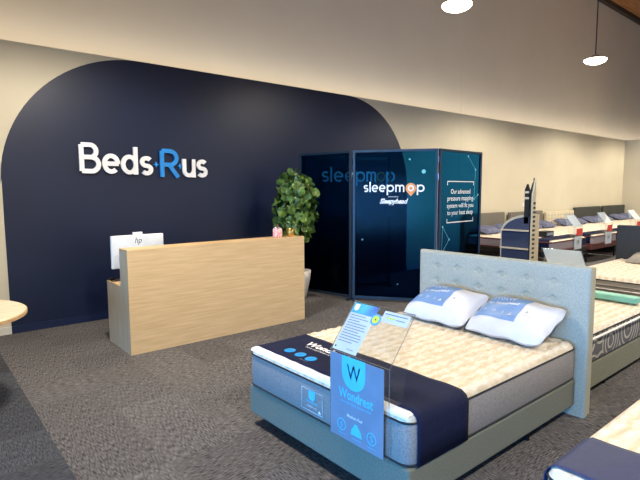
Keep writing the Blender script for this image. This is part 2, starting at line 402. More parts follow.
def shield_pts(cx, cy, wd, ht, n=12):
    """flat top, round bottom"""
    r = wd/2; b = cy-ht/2+r
    return [(cx-r, cy+ht/2)] + [(cx-r*cos(pi*k/n), b-r*sin(pi*k/n)) for k in range(n+1)] + [(cx+r, cy+ht/2)]
def frame_pts_mb(x0, x1, y0, y1, t, fn, d=0.001):
    mb = MB()
    for a0, a1, b0, b1 in ((x0, x1, y0, y0+t), (x0, x1, y1-t, y1), (x0, x0+t, y0+t, y1-t), (x1-t, x1, y0+t, y1-t)):
        mb.prism([(a0, b0), (a1, b0), (a1, b1), (a0, b1)], fn, 0, d)
    return mb

# ------------------------------------------------------------------ the room
YW = 6.87; HW = 3.443
struct('floor', MB().box(0.68, 24, -8, 7.6, -0.1, 0), M_carpet)
struct('floor_entry', MB().box(-5.2, 0.68, -8, 7.6, -0.1, 0), M_carpetdark)
struct('wall_back', MB().box(-5, 24, YW, YW+0.10, 0, HW), M_wall)
struct('wall_upper', MB().box(-5, 24, 7.46, 7.6, 0, 8.4), M_upper)
struct('wall_right', MB().box(20.1, 20.2, -8, YW, 0, HW), M_wall)
struct('wall_far_right', MB().box(24, 24.15, -8, 7.6, 0, 8.4), M_upper)
struct('wall_front', MB().box(-5.2, 24, -8.15, -8, 0, 8.4), M_wall)
mb = MB(); mb.box(-5.2, -5, -8, -2.6, 0, 8.4); mb.box(-5.2, -5, 3.0, 7.6, 0, 8.4); mb.box(-5.2, -5, -2.6, 3.0, 2.2, 8.4); mb.box(-5.2, -5, -2.6, 3.0, 0, 0.15)
struct('wall_left', mb, M_upper)
wf = MB()
for k in range(5): wf.box(-5.14, -5.06, -2.6+k*1.4-0.03, -2.6+k*1.4+0.03, 0.15, 2.2)
wf.box(-5.14, -5.06, -2.6, 3.0, 0.15, 0.2); wf.box(-5.14, -5.06, -2.6, 3.0, 2.15, 2.2)
wo = struct('window_1', wf, M_blackm)
struct('window_1_glass', MB().box(-5.105, -5.095, -2.6, 3.0, 0.2, 2.15), MATS['window_glass'])
struct('ceiling', MB().box(-5.2, 24.15, -8.15, 7.6, 8.25, 8.4), M_timber)
struct('trim_1', MB().box(-5, 24, 7.32, 7.46, 8.10, 8.25), M_beam)
# painted arch: flat film of paint on the wall
arch = [(0.90, 0.0), (0.90, 1.85)]
def arc(cx, cz, rx, rz, a0, a1, n=24): return [(cx+rx*cos(radians(a0+(a1-a0)*k/n)), cz+rz*sin(radians(a0+(a1-a0)*k/n))) for k in range(n+1)]
arch += arc(2.58, 1.80, 1.69, HW-1.80, 180, 90) + arc(6.40, 1.72, 1.73, HW-1.72, 90, 0) + [(8.13, 0.0)]
mb = MB(); mb.prism(arch, lambda a, b, t: (a, YW-t, b), 0.0005, 0.005)
struct('trim_2', mb, M_navy)
struct('baseboard_back', MB().box(0.9, 8.13, YW-0.022, YW-0.005, 0, 0.09), M_navybase)
mb = MB(); mb.box(-5, 0.9, YW-0.018, YW, 0, 0.09); mb.box(8.13, 20.1, YW-0.018, YW, 0, 0.09)
struct('baseboard_back_plain', mb, M_skirt)
struct('baseboard_right', MB().box(20.082, 20.1, -8, YW-0.02, 0, 0.09), M_skirt)
struct('trim_3', MB().box(9.985, 9.993, YW-0.004, YW+0.001, 0.09, HW), M_wall)     # sheet joint in the wall lining
struct('trim_4', MB().box(10.86, 10.868, 7.456, 7.461, 3.3, 8.1), M_upper)

# ------------------------------------------------------------------ pendants
def pendant():
    t = thing('pendant_lamp', '', 'lamp', group='pendant lamps over the shop floor')
    MB().tube([(0, 0, 0.10), (0, 0, 4.04)], 0.012, 8).build('rod', M_beam, t)
    MB().lathe([(0.05, 4.0), (0.06, 4.045), (0.06, 4.05)], 20).build('ceiling_cap', M_lampbody, t)
    MB().lathe([(0.185, 0.03), (0.19, 0.045), (0.16, 0.06), (0.08, 0.075), (0.05, 0.12), (0.02, 0.13)], 32).build('lamp_shade', M_lampbody, t, smooth=True)
    MB().lathe([(0.02, -0.055), (0.10, -0.05), (0.17, -0.02), (0.20, 0.012), (0.20, 0.03)], 32).build('diffuser', M_lampglow, t, smooth=True)
    return t
lamp_spots = [(5.96, 4.2, 'round glowing pendant lamp cut by the top of the picture, above the glass booth'),
              (10.52, 4.2, 'round glowing pendant lamp on a long thin rod, the farther of the two in view'),
              (1.40, 4.2, 'pendant lamp above the left end of the reception desk'),
              (15.08, 4.2, 'pendant lamp above the far back beds, outside the picture'),
              (19.4, 4.2, 'unseen pendant lamp beside the right wall, added to lighten the back wall'),  # out of view, added to lighten the far back wall
              (1.40, -0.8, 'pendant lamp over the aisle behind the photographer, near the entry'),
              (5.96, -0.8, 'pendant lamp over the floor behind the front bed'),
              (10.52, -0.8, 'pendant lamp over the middle of the rear aisle'),
              (15.08, -0.8, 'pendant lamp over the far end of the rear aisle')]
lp = pendant()
for i, (x, y, lb) in enumerate(lamp_spots):
    o = lp if i == 0 else copy_tree(lp)
    o.location = (x, y, 4.18); o['label'] = lb
    l = bpy.data.lights.new('pendant_glow', 'SPOT'); l.energy = PENDANT_POWER*4; l.color = (1.0, 0.90, 0.76)
    l.shadow_soft_size = 0.2; l.spot_size = radians(160); l.spot_blend = 0.35
    lo = bpy.data.objects.new('pendant_glow', l); COL.objects.link(lo); lo.location = (0, 0, -0.09); lo.parent = o

# ------------------------------------------------------------------ wall sign
def logo():
    t = thing('wall_sign', 'large raised white and blue letters on the navy wall above the reception desk', 'sign', (1.73, YW-0.005, 1.90))
    fn0 = lambda ox, oz: (lambda a, b, c: (ox-1.73+a, -0.02-c, oz-1.90+b))
    G = lambda a, b, c: (a-1.73, -0.012-c, b-1.90)
    for ch, x, z, w, u, m in (('B', 1.745, 1.932, 0.262, 0.279, M_letter), ('e', 2.022, 1.932, 0.228, 0.262, M_letter), ('d', 2.262, 1.925, 0.225, 0.265, M_letter),
                              ('s', 2.518, 1.918, 0.178, 0.262, M_letter), ('R', 2.800, 1.898, 0.285, 0.282, M_sky), ('u', 3.140, 1.900, 0.200, 0.262, M_letter), ('s', 3.362, 1.900, 0.172, 0.262, M_letter)):
        stroke_letter('letter', ch, m, x-(0.01 if x > 3.1 else 0), z, w, u, 0.0285, G, t, depth=0.03)
    for cx, cz in ((2.745, 2.07), (3.095, 2.055)):
        pts = [((0.042 if k % 2 == 0 else 0.016)*cos(pi/2*k/2), (0.042 if k % 2 == 0 else 0.016)*sin(pi/2*k/2)) for k in range(8)]
        mb = MB(); mb.prism(pts, lambda a, b, c: (cx-1.73+a, -0.005-c, cz-1.90+b), 0, 0.03); mb.build('star', M_sky, t)
logo()
tag(at(MB().box(12.94, 13.01, YW-0.015, YW, 1.24, 1.33).build('wall_switch', M_white, bevel=0.003), (12.975, YW, 1.24)),
    'small white switch plate on the beige wall behind the tall display tower', 'switch')

# ------------------------------------------------------------------ reception desk
t = thing('reception_desk', 'light oak reception desk with a raised front counter below the wall sign', 'desk', (1.71, 5.105, 0))
MB().box(0, 2.29, 0, 0.030, 0, 1.075).build('front_panel', M_oak, t, bevel=0.002)
MB().box(0, 2.29, 0.0, 0.245, 1.075, 1.105).build('counter_top', M_oak, t, bevel=0.003)
for x in (0, 2.26): MB().box(x, x+0.03, 0.030, 0.245, 0.0, 1.075).build('side_panel', M_oakv, t, bevel=0.002)
MB().box(0.03, 2.26, 0.215, 0.245, 0.70, 1.075).build('inner_panel', M_oak, t)
for x in (0, 2.26): MB().box(x, x+0.03, 0.245, 0.70, 0.0, 0.675).build('desk_side', M_oakv, t, bevel=0.002)
MB().box(0, 2.29, 0.245, 0.71, 0.675, 0.70).build('desk_top', M_oak, t, bevel=0.003)
MB().box(0.015, 0.075, 0.65, 0.705, 0.70, 0.725).build('cable_cap', M_black, t)

t = thing('computer_monitor', 'silver all-in-one computer screen seen from behind on the reception desk', 'monitor', (2.00, 5.60, 0.70), (0, 0, radians(2)))
MB().box(-0.30, 0.30, -0.02, 0.015, 0.15, 0.515).build('display_back', M_silver, t, bevel=0.012)
MB().box(-0.285, 0.285, 0.015, 0.018, 0.165, 0.50).build('screen', M_black, t)
MB().box(-0.055, 0.055, -0.015, 0.008, 0.510, 0.545).build('webcam', M_white, t, bevel=0.004)
mb = MB(); mb.box(-0.06, 0.06, -0.045, -0.02, 0.01, 0.33); mb.build('stand_neck', M_silver, t, bevel=0.006)
MB().box(-0.13, 0.13, -0.11, 0.09, 0, 0.012).build('stand_foot', M_silver, t, bevel=0.004)
letters('logo', 'hp', M_darkprint, lambda a, b, c: (0.0+a-0.045+b*0.25, -0.0212, 0.40+b), 0.075, 0.085, t)

t = thing('candle_jar', 'small glass jar of pink and white sweets on the counter, left of the gold pot', 'jar', (3.65, 5.21, 1.105))
MB().lathe([(0.05, 0.0), (0.062, 0.01), (0.062, 0.10), (0.05, 0.118), (0.05, 0.12)], 24).build('jar_body', M_pinkjar, t, smooth=True)
MB().lathe([(0.054, 0.118), (0.056, 0.122), (0.056, 0.135), (0.02, 0.142), (0.014, 0.155), (0.016, 0.165)], 24).build('lid', MATS['jar_glass'], t, smooth=True)
t = thing('gold_plant_pot', 'small gold pot with pale green leaves on the counter right of the jar', 'plant', (3.855, 5.21, 1.105))
MB().lathe([(0.042, 0), (0.050, 0.005), (0.055, 0.11), (0.05, 0.112), (0.045, 0.09)], 24).build('pot', M_gold, t, smooth=True)
random.seed(3); mb = MB()
for k in range(34):
    a = random.uniform(0, 2*pi); r = random.uniform(0.02, 0.11); z = random.uniform(0.11, 0.19)-r*0.2
    c = Vector((r*cos(a), r*sin(a), z)); d = Vector((cos(a), sin(a), random.uniform(0.1, 0.8))).normalized()*0.035; s_ = d.cross(Vector((0, 0, 1))).normalized()*0.018
    mb.add([c-d, c+s_+Vector((0, 0, .005)), c+d, c-s_+Vector((0, 0, .005))], [(0, 1, 2, 3)])
    mb.tube([(0, 0, 0.09), tuple(c-d)], 0.0018, 4)
mb.build('leaves', M_mint, t, fix=False)

# ------------------------------------------------------------------ fiddle leaf fig
t = thing('potted_fig_tree', 'tall leafy fiddle leaf fig in a white pot behind the reception desk', 'plant', (4.72, 6.22, 0))
MB().lathe([(0.13, 0), (0.15, 0.01), (0.215, 0.33), (0.225, 0.44), (0.20, 0.445), (0.195, 0.38)], 36).build('pot', M_pot, t, smooth=True)
MB().lathe([(0.01, 0.36), (0.19, 0.39), (0.18, 0.395), (0.01, 0.40)], 24).build('soil', M_soil, t)
random.seed(11); mb = MB()
tips = []
for k in range(7):
    a = 2*pi*k/7; q = [(0.03*cos(a), 0.03*sin(a), 0.38)]
    for j in range(1, 7): q.append((0.03*cos(a)+0.035*j*cos(a+.1*j), 0.03*sin(a)+0.035*j*sin(a+.1*j), 0.38+j*0.24))
    mb.tube(q, 0.014, 6, r1=0.005); tips.append(q)
mb.build('stems', M_stem, t, smooth=True)
mb = MB()
def fig_leaf(mb, base, d, up, L, W):
    d = d.normalized(); s_ = d.cross(up).normalized(); n = s_.cross(d)
    prof = [(0, .06), (.15, .35), (.35, .55), (.55, .85), (.75, 1.0), (.9, .72), (1.0, .12)]
    vs = []
    for q, wv in prof:
        droop = -0.22*L*q*q
        for e in (-1, -.5, 0, .5, 1):
            vs.append(base+d*(q*L)+s_*(e*wv*W/2)+n*(abs(e)*wv*W*0.16+droop+0.01*sin(9*q+4*e)))
    mb.add(vs, [(i*5+j, i*5+j+1, (i+1)*5+j+1, (i+1)*5+j) for i in range(6) for j in range(4)])
cnt = 0
while cnt < 330:
    u = Vector((random.gauss(0, 1), random.gauss(0, 1), random.gauss(0, 1))).normalized()
    z = 1.46+u.z*0.60
    rad = 0.34*(1-0.25*max(0, u.z)) if z > 1.0 else 0.27
    rr = random.uniform(0.45, 1.0)**0.6
    p = Vector((u.x*rad*rr, u.y*rad*rr*0.95, 1.43+u.z*0.58*rr))
    d = Vector((u.x*0.5, u.y*0.5, 0.5+random.uniform(-.7, .7)))
    L = random.uniform(0.13, 0.20); fig_leaf(mb, p-d.normalized()*L*0.4, d+Vector((random.uniform(-.5, .5), random.uniform(-.5, .5), 0)), (Vector((u.x, u.y, 0.35))+Vector((random.uniform(-.35, .35), random.uniform(-.35, .35), random.uniform(-.1, .3)))).normalized(), L, L*random.uniform(.7, .85)); cnt += 1
mb.build('leaves', M_leaf, t, fix=False, smooth=True)

# ------------------------------------------------------------------ glass booth of hinged panels
A = Vector((5.26, 5.52)); Bp = Vector((5.055, 6.56)); Cp = Vector((6.016, 4.488)); Dp = Vector((7.235, 4.560))
HS = 2.30; ZB = 0.035
def panel(P, Q, label, gm, group='hinged glass panels of the booth', fw=0.035):
    L = (Q-P).length; ang = math.atan2((Q-P).y, (Q-P).x)
    t = thing('glass_panel', label, 'screen', (P.x, P.y, 0), (0, 0, ang), group)
    for x in (0.012, L-fw-0.012): MB().box(x, x+fw, -0.02, 0.02, ZB, HS).build('post', M_screenframe, t, bevel=0.003)
    for z0, z1 in ((ZB, ZB+0.04), (HS-0.035, HS)): MB().box(0.012+fw, L-fw-0.012, -0.018, 0.018, z0, z1).build('rail', M_screenframe, t, bevel=0.002)
    MB().box(0.012+fw, L-fw-0.012, -0.004, 0.004, ZB+0.04, HS-0.035).build('glass', MATS[gm], t)
    for x in (0.03, L-0.05): MB().box(x, x+0.03, -0.10, 0.10, 0.0, ZB).build('foot', M_screenframe, t, bevel=0.004)
    for z in (0.75, 1.85, 2.1): MB().box(L-0.018, L, -0.012, 0.012, z, z+0.09).build('hinge', M_chrome, t)
    return t
panel(Bp, A, 'dark navy glass panel of the booth nearest the fig tree', 'deep_blue_tinted_glass')
# front panel: local x runs A->C; the camera sees its -y side
t = panel(A, Cp, 'tinted glass booth panel with the white sleepmap lettering', 'blue_tinted_glass')
fn = lambda ox, oz: (lambda a, b, c: (ox+a, -0.0055-c, oz+b))
FL = lambda a, b, c: (a, -0.0055-c, b)
for ch, x, w in (('s', 0.178, 0.072), ('l', 0.265, 0.023), ('e', 0.300, 0.098), ('e', 0.410, 0.098), ('p', 0.525, 0.110), ('m', 0.652, 0.135), ('p', 0.968, 0.112)):
    stroke_letter('letter', ch, M_letter, x, 1.672, w, 0.108, 0.0105, FL, t, depth=0.002)
pin = [(0.0, -0.118)] + [(0.078*cos(a), 0.078*sin(a)) for a in [radians(-38+k*256/20) for k in range(21)]]
po = poly('map_pin', M_orange, pin, lambda a, b, c: (0.882+a, -0.006-c, 1.727+b), t)
ring('letter_ring', M_letter, 0.882, 1.727, 0.026, 0.046, lambda a, b, c: (a, -0.0075-c, b), po)
letters('caption', 'presented by', M_print, fn(0.55, 1.59), 0.15, 0.022, t)
letters('script_lettering', 'Sleepyhead', M_letter, lambda a, b, c: (0.415+a+b*0.3, -0.0055, 1.475+b), 0.40, 0.10, t, bold=0.035)
for cx, cz, r in ((1.065, 1.97, 0.030), (0.86, 2.15, 0.014), (0.70, 0.28, 0.01), (0.16, 0.95, 0.012)):
    poly('printed_dot', M_tealprint, disc_pts(cx, cz, r), lambda a, b, c: (a, -0.0055-c, b), t)
t = panel(Cp, Dp, 'tinted glass booth panel with four centred lines of white writing', 'blue_tinted_glass')
for k, (tx, tw) in enumerate((('Our advanced', 0.56), ('pressure mapping', 0.74), ('system will fit you', 0.76), ('to your best sleep', 0.74))):
    letters('lettering', tx, M_print, fn(0.605-tw/2, 1.640-0.107*k-(0.02 if k else 0)), tw, 0.072 if k == 0 else 0.092, t, bold=0.008)
for zz, sg in ((1.820, -1), (1.214, 1)):
    pts = [(0.225, zz), (0.225, zz+sg*0.05), (0.237, zz+sg*0.05), (0.237, zz+sg*0.0), (0.973, zz), (0.973, zz+sg*0.05), (0.985, zz+sg*0.05), (0.985, zz-sg*0.013), (0.225, zz-sg*0.013)]
    poly('bracket_line', M_print, pts, lambda a_, b_, c: (a_, -0.0055-c, b_), t)
mb = MB(); nodes = [(1.03, 2.02), (0.80, 2.22), (1.12, 1.62), (0.12, 1.15), (0.30, 0.95), (0.18, 0.60), (1.0, 1.55), (0.10, 0.75)]
for a, b in ((0, 1), (0, 6), (2, 6), (3, 4), (4, 7), (7, 5), (3, 7)):
    p, q = Vector(nodes[a]), Vector(nodes[b]); d = (q-p).normalized()*0.002; d = Vector((-d.y, d.x))
    mb.prism([tuple(p-d), tuple(q-d), tuple(q+d), tuple(p+d)], lambda a_, b_, c: (a_, -0.0055-c, b_), 0, 0.0008)
for p in nodes: mb.prism(disc_pts(p[0], p[1], 0.016, 14), lambda a_, b_, c: (a_, -0.0055-c, b_), 0, 0.001)
mb.build('network_print', M_tealprint, t)
Ep = Vector((6.56, 5.90)); Bq = Bp+Vector((0.05, 0.0))  # added panel; its letters draw a reflection of the front lettering
t = panel(Bq, Ep, 'added clear rear panel, its faint sleepmap lettering standing in for a glass reflection', 'clear_rear_glass')
for ch, x, w in (('s', 0.34, 0.12), ('l', 0.49, 0.03), ('e', 0.55, 0.165), ('e', 0.745, 0.165), ('p', 0.945, 0.165), ('m', 1.135, 0.175), ('p', 1.50, 0.165)):
    stroke_letter('letter', ch, M_print, x, 1.845, w, 0.175, 0.014, FL, t, depth=0.002)
ring('letter_ring', M_orange, 1.405, 1.932, 0.06, 0.082, lambda a, b, c: (a, -0.006-c, b), t)

# ------------------------------------------------------------------ round table at the left edge
t = thing('round_table', 'round light wood table cut off by the left picture edge', 'table', (0.115, 4.78, 0))
MB().lathe([(0.60, 0.705), (0.625, 0.715), (0.625, 0.738), (0.615, 0.745)], 64).build('tabletop', M_tabletop, t)
MB().lathe([(0.60, 0.704), (0.628, 0.712), (0.628, 0.737), (0.622, 0.742), (0.60, 0.743)], 64).build('table_edge', M_tabledge, t)
for k in range(4):
    a = radians(-45+90*k)
    MB().tube([(0.47*cos(a), 0.47*sin(a), 0.0), (0.20*cos(a), 0.20*sin(a), 0.69)], 0.018, 10, r1=0.03).build('leg', M_tabletop, t, smooth=True)
MB().lathe([(0.24, 0.675), (0.26, 0.68), (0.26, 0.705)], 24).build('under_plate', M_black, t)
for k in range(2):
    a = radians(-45+90*k); c, s_ = cos(a), sin(a)
    MB().tube([(0.40*c, 0.40*s_, 0.17), (-0.40*c, -0.40*s_, 0.17+0.02*k)], 0.010, 8).build('stretcher', M_blackm, t)

# ------------------------------------------------------------------ beds
def rrect(x0, x1, y0, y1, r, n=6):
    pts = []
    for cx, cy, a0 in ((x1-r, y1-r, 0), (x0+r, y1-r, 90), (x0+r, y0+r, 180), (x1-r, y0+r, 270)):
        pts += [(cx+r*cos(radians(a0+90*k/n)), cy+r*sin(radians(a0+90*k/n))) for k in range(n+1)]
    return pts
def edge_drop(x, y, Lx, Ly, rim=0.05, h=0.042):
    d = min(x, Lx-x, y, Ly-y); d = max(0.0, min(d, rim)); q = d/rim
    return h*sqrt(max(0, 1-(1-q)**2))
def quilt(kind, x, y):
    if kind == 'wave':
        yy = y+0.018*sin(2*pi*x/0.17); a = abs(sin(pi*yy/0.085)); b = abs(sin(pi*(x+0.04*sin(2*pi*y/.17))/0.085))
        return 0.017*min(1, (a*1.6))**.7*(0.5+0.5*min(1, b*1.8)) - 0.010
    if kind == 'diamond':
        a = abs(sin(pi*(x+y)/0.13)); b = abs(sin(pi*(x-y)/0.13)); return 0.012*min(1, 2.2*min(a, b))**.6-0.006
    return 0.0
def mattress(name, label, loc, Lx, Ly, H, top_m, side_m, rotz=0, kind='wave', n=(150, 120), pip=True, flat_to=0.0, group=None):
    """local x from foot (0) to head (Lx), y 0..Ly, z 0..H; quilted panel rises above H"""
    t = thing(name, label, 'mattress', loc, (0, 0, rotz), group)
    pts = rrect(0, Lx, 0, Ly, 0.07)
    mb = MB(); nn = len(pts); prof = [(0.006, 0), (0, 0.02), (-0.004, H*0.5), (0, H-0.015), (0.006, H)]
    vs = []
    cx, cy = Lx/2, Ly/2
    for ins, z in prof:
        for a, b in pts:
            vs.append((a-ins*(1 if a > cx else -1), b-ins*(1 if b > cy else -1), z))
    fs = [(i*nn+k, i*nn+(k+1) % nn, (i+1)*nn+(k+1) % nn, (i+1)*nn+k) for i in range(len(prof)-1) for k in range(nn)]
    fs.append(tuple(range(nn-1, -1, -1)))
    mb.add(vs, fs); mb.build('border', side_m, t, smooth=True)
    if pip:
        for z in (H, 0.012):
            MB().tube([(a, b, z) for a, b in pts], 0.006, 6, closed=True).build('piping', M_piping, t, smooth=True)
    def top(u, v):
        # squircle-ish mapping keeps the rounded corners of the border
        x, y = u*Lx, v*Ly; r = 0.07
        dx = max(0, r-x, x-(Lx-r)); dy = max(0, r-y, y-(Ly-r)); x2, y2 = x, y
        if dx > 0 and dy > 0:
            m_ = max(dx, dy)/sqrt(dx*dx+dy*dy); fx = 1 if x > cx else -1; fy = 1 if y > cy else -1
            x2 = x-fx*dx*(1-m_); y2 = y-fy*dy*(1-m_)
        z = H+edge_drop(x, y, Lx, Ly)
        if min(x, Lx-x, y, Ly-y) > 0.03 and x > flat_to: z += quilt(kind, x, y)
        return (x2, y2, z)
    MB().grid(n[0], n[1], top).build('quilted_top', top_m, t, smooth=True, fix=False)
    return t
def band_over(t, x0, x1, Lx, Ly, H, m, zlo=0.0, off=0.009, name='foot_band', wrap_foot=False):
    """cloth band laid across the bed and hanging down both long sides"""
    if wrap_foot:
        path = [(-off, zlo), (-off, H*0.5), (-off, H)]
    ys = [(-off, zlo), (-off, H*0.5), (-off, H-0.01)]
    k = 40
    pth = ys + [(Ly*j/k if 0 < j < k else (0.006 if j == 0 else Ly-0.006), None) for j in range(k+1)] + [(Ly+off, H-0.01), (Ly+off, H*0.5), (Ly+off, zlo)]
    nx = 14; vs = []
    for i in range(nx+1):
        x = x0+(x1-x0)*i/nx
        for (y, z) in pth:
            if z is None:
                z = H+edge_drop(max(x, .05), y, Lx, Ly)+0.008+0.002*sin(23*y+9*x)
                if i in (0, nx): z -= 0.001
            vs.append((x, y, z))
    n = len(pth); mb = MB(); mb.add(vs, [(i*n+j, i*n+j+1, (i+1)*n+j+1, (i+1)*n+j) for i in range(nx) for j in range(n-1)])
    o = mb.build(name, m, t, smooth=True, fix=False)
    sd = o.modifiers.new('thick', 'SOLIDIFY'); sd.thickness = 0.002; sd.offset = 0
    return o
def bed_base(label, loc, Lx, Ly, z0, z1, rotz=0, m=M_base, headboard=None, leg_m=M_blackm, group=None, legs=((0.35, .03), (0.35, -1), (1.3, .03), (1.3, -1), (0.1, .5), (1.75, .5))):
    t = thing('bed_base', label, 'bed', loc, (0, 0, rotz), group)
    MB().box(0, Lx, 0, Ly, z0, z1).build('base', m, t, bevel=0.018, segs=3)
    for lx, ly in legs:
        y = Ly-0.05 if ly < 0 else (Ly*ly if ly > .1 else 0.05)
        MB().tube([(lx, y, 0), (lx, y, z0)], 0.018, 10).build('leg', leg_m, t)
    return t
# ---- front bed
LX, LY = 1.91, 1.505
b1 = bed_base('pale grey upholstered bed base with button-tufted headboard in the foreground', (1.86, 1.535, 0), LX, LY, 0.08, 0.292)
def tuft(t, x0, x1, y0, y1, H, bx, bz, face_m, side_m):
    MB().box(x0+0.012, x1, y0, y1, 0, H).build('headboard', side_m, t, bevel=0.006)
    def face(u, v):
        y = y0+(y1-y0)*u; z = 0.0+H*v-0.006; x = x0; d = 0
        for a in bx:
            if abs(y-a) > 0.25: continue
            for b in bz:
                r2 = (y-a)**2+(z-b)**2; d += 0.036*math.exp(-r2/0.00022)+0.007*math.exp(-r2/0.003)+0.004*math.exp(-((z-b)**2)/0.00015-((y-a)**2)/0.0035)
        e = min(y-y0, y1-y, H-0.006-z); x += 0.011*(1-min(1, max(0, e)/0.02))**2
        return (x+d, y, z)
    MB().grid(260, 190, face).build('tufted_panel', face_m, t, smooth=True, fix=False)
    for a in bx:
        for b in bz:
            mb = MB(); mb.lathe([(0.007, 0), (0.006, 0.002), (0.002, 0.003)], 10)
            mb.v = [(x0+0.047-z, a+x, b+y) for x, y, z in mb.v]; mb.build('button', face_m, t, smooth=True)
bys = [1.735-1.535+0.2165*k for k in range(6)]
tuft(b1, 1.915, 1.975, 1.465-1.535, 3.02-1.535, 1.135, bys, [1.0, 0.865, 0.73], M_hb, M_hbside)

m1 = mattress('mattress', 'cream quilted mattress with grey border and navy foot band on the front bed', (1.86, 1.535, 0.292), LX, LY, 0.235, M_cream, M_greyborder, flat_to=0.52)
mx, my, mz = 1.86, 1.535, 0.292
fb = band_over(m1, 0.055, 0.50, LX, LY, 0.235, M_band)
# white lip along the foot
def lip(u, v):
    y = 0.02+(LY-0.04)*u; x = 0.004+0.056*v
    return (x, y, 0.235+edge_drop(x, y, LX, LY)+0.004+0.0015*sin(2*pi*y/0.16))
MB().grid(160, 8, lip).build('white_edge', M_whiteknit, m1, smooth=True, fix=False)
# print on the band: reads from the foot; text right = -y, text up = +x
def onband(x0, y0, lift=0.0115): return lambda a, b, c: (x0-mx+b, y0-my-a, 0.235+0.042+lift+c)
letters('lettering', 'Wondrest', M_print, onband(2.185, 2.80), 0.44, 0.075, fb, bold=0.03)
letters('caption', 'NEW MATTRESS COLLECTION', M_print, onband(2.150, 2.74), 0.40, 0.016, fb)
for yy, g in ((2.75, 'a'), (2.63, 'b'), (2.515, 'c')):
    poly('round_emblem', M_sky, disc_pts(0, 0, 0.042), onband(2.02, yy), fb)
    ring('emblem_ring', M_cyan, 0, 0, 0.026, 0.030, onband(2.02, yy, 0.013), fb)
letters('caption', 'MEDIUM', M_greyprint, onband(1.96, 2.57), 0.08, 0.012, fb)
# label on the foot border
def onfoot(y0, z0): return lambda a, b, c: (-0.0065-c, y0-my-a*0.92, z0-mz+b*0.9)
lb = frame_pts_mb(0, 0.225, 0, 0.155, 0.006, onfoot(2.405, 0.335)).build('border_label', M_paper, m1)
poly('shield', M_cyan, shield_pts(0.1125, 0.115, 0.07, 0.07), onfoot(2.405, 0.335), lb)
letters('lettering', 'Wondrest', M_cyan, onfoot(2.365, 0.388), 0.13, 0.022, lb, bold=0.02)
letters('caption', 'medium feel', M_print, onfoot(2.35, 0.362), 0.10, 0.014, lb)
poly('triangle_mark', M_print, [(0.175, 0.012), (0.207, 0.012), (0.191, 0.035)], onfoot(2.405, 0.335), lb)

# ---- pillows
def pillow_fn(a, b, th):
    def P(u, v, side=1):
        k_ = 1-0.10*(u*v)**4; x = a*u*(1-0.07*(1-v*v))*k_; y = b*v*(1-0.08*(1-u*u))*k_
        q = max(0, 1-abs(u)**3.2)*max(0, 1-abs(v)**3.0)
        z = side*th*q**0.62*(1.0+0.07*sin(5*u+3*v)+0.04*sin(9*v-4*u)) + 0.008*sin(8*u)*abs(v)**3 + 0.006*sin(9*v)*abs(u)**3
        return Vector((x, y, z))
    return P
def pillow(label, loc, rot, a, b, th, m=M_pillow, group=None, nu=36, printed=False, name='pillow'):
    t = thing(name, label, 'pillow', loc, rot, group); P = pillow_fn(a, b, th)
    mb = MB(); mb.grid(nu, nu*2//3, lambda u, v: P(2*u-1, 2*v-1)); mb.grid(nu, nu*2//3, lambda u, v: P(2*u-1, 2*v-1, -0.85))
    mb.build('pillow_case', m, t, smooth=True)
    if printed:
        U0, U1, V0, V1 = -0.82, 0.28, -0.60, 0.80
        pr = MB().grid(24, 20, lambda u, v: P(U0+(U1-U0)*u, V0+(V1-V0)*v)+Vector((0, 0, 0.0025))).build('printed_label', M_labelblue, t, smooth=True, fix=False)
        def on(u0, v0, lift=0.006):
            return lambda x, y, c: P(u0+x/a, v0+y/b)+Vector((0, 0, lift))
        letters('lettering', 'EVOLVE', M_print, on(-0.70, 0.46), 0.20, 0.042, pr, spacing=1.3)
        letters('caption', 'by Sleepyhead', M_print, on(-0.70, 0.10), 0.27, 0.046, pr, bold=0.01)
        for uu in (-0.62, -0.38): ring('icon', M_print, 0, 0, 0.011, 0.015, on(uu, -0.25, 0.007), pr)
        letters('caption', 'i', M_print, on(-0.15, -0.30), 0.006, 0.03, pr)
        poly('triangle_mark', M_print, [(-0.020, -0.014), (0.020, -0.014), (0, 0.022)], on(0.08, -0.32), pr)
        letters('caption', 'k', M_darkprint, on(0.42, -0.14), 0.018, 0.03, t)
        letters('caption', 'medium profile', M_greyprint, on(0.42, -0.30), 0.06, 0.012, t)
    return t
rot = (radians(23), 0, radians(-90))
pillow('white pillow with blue printed label, the left of two on the front bed', (3.535, 2.545, 0.708), rot, 0.330, 0.245, 0.105, group='printed pillows on the front bed', printed=True)
pillow('white pillow with blue printed label, right one by the headboard edge of the front bed', (3.535, 1.910, 0.705), (radians(23), 0, radians(-91.5)), 0.330, 0.245, 0.105, group='printed pillows on the front bed', printed=True)

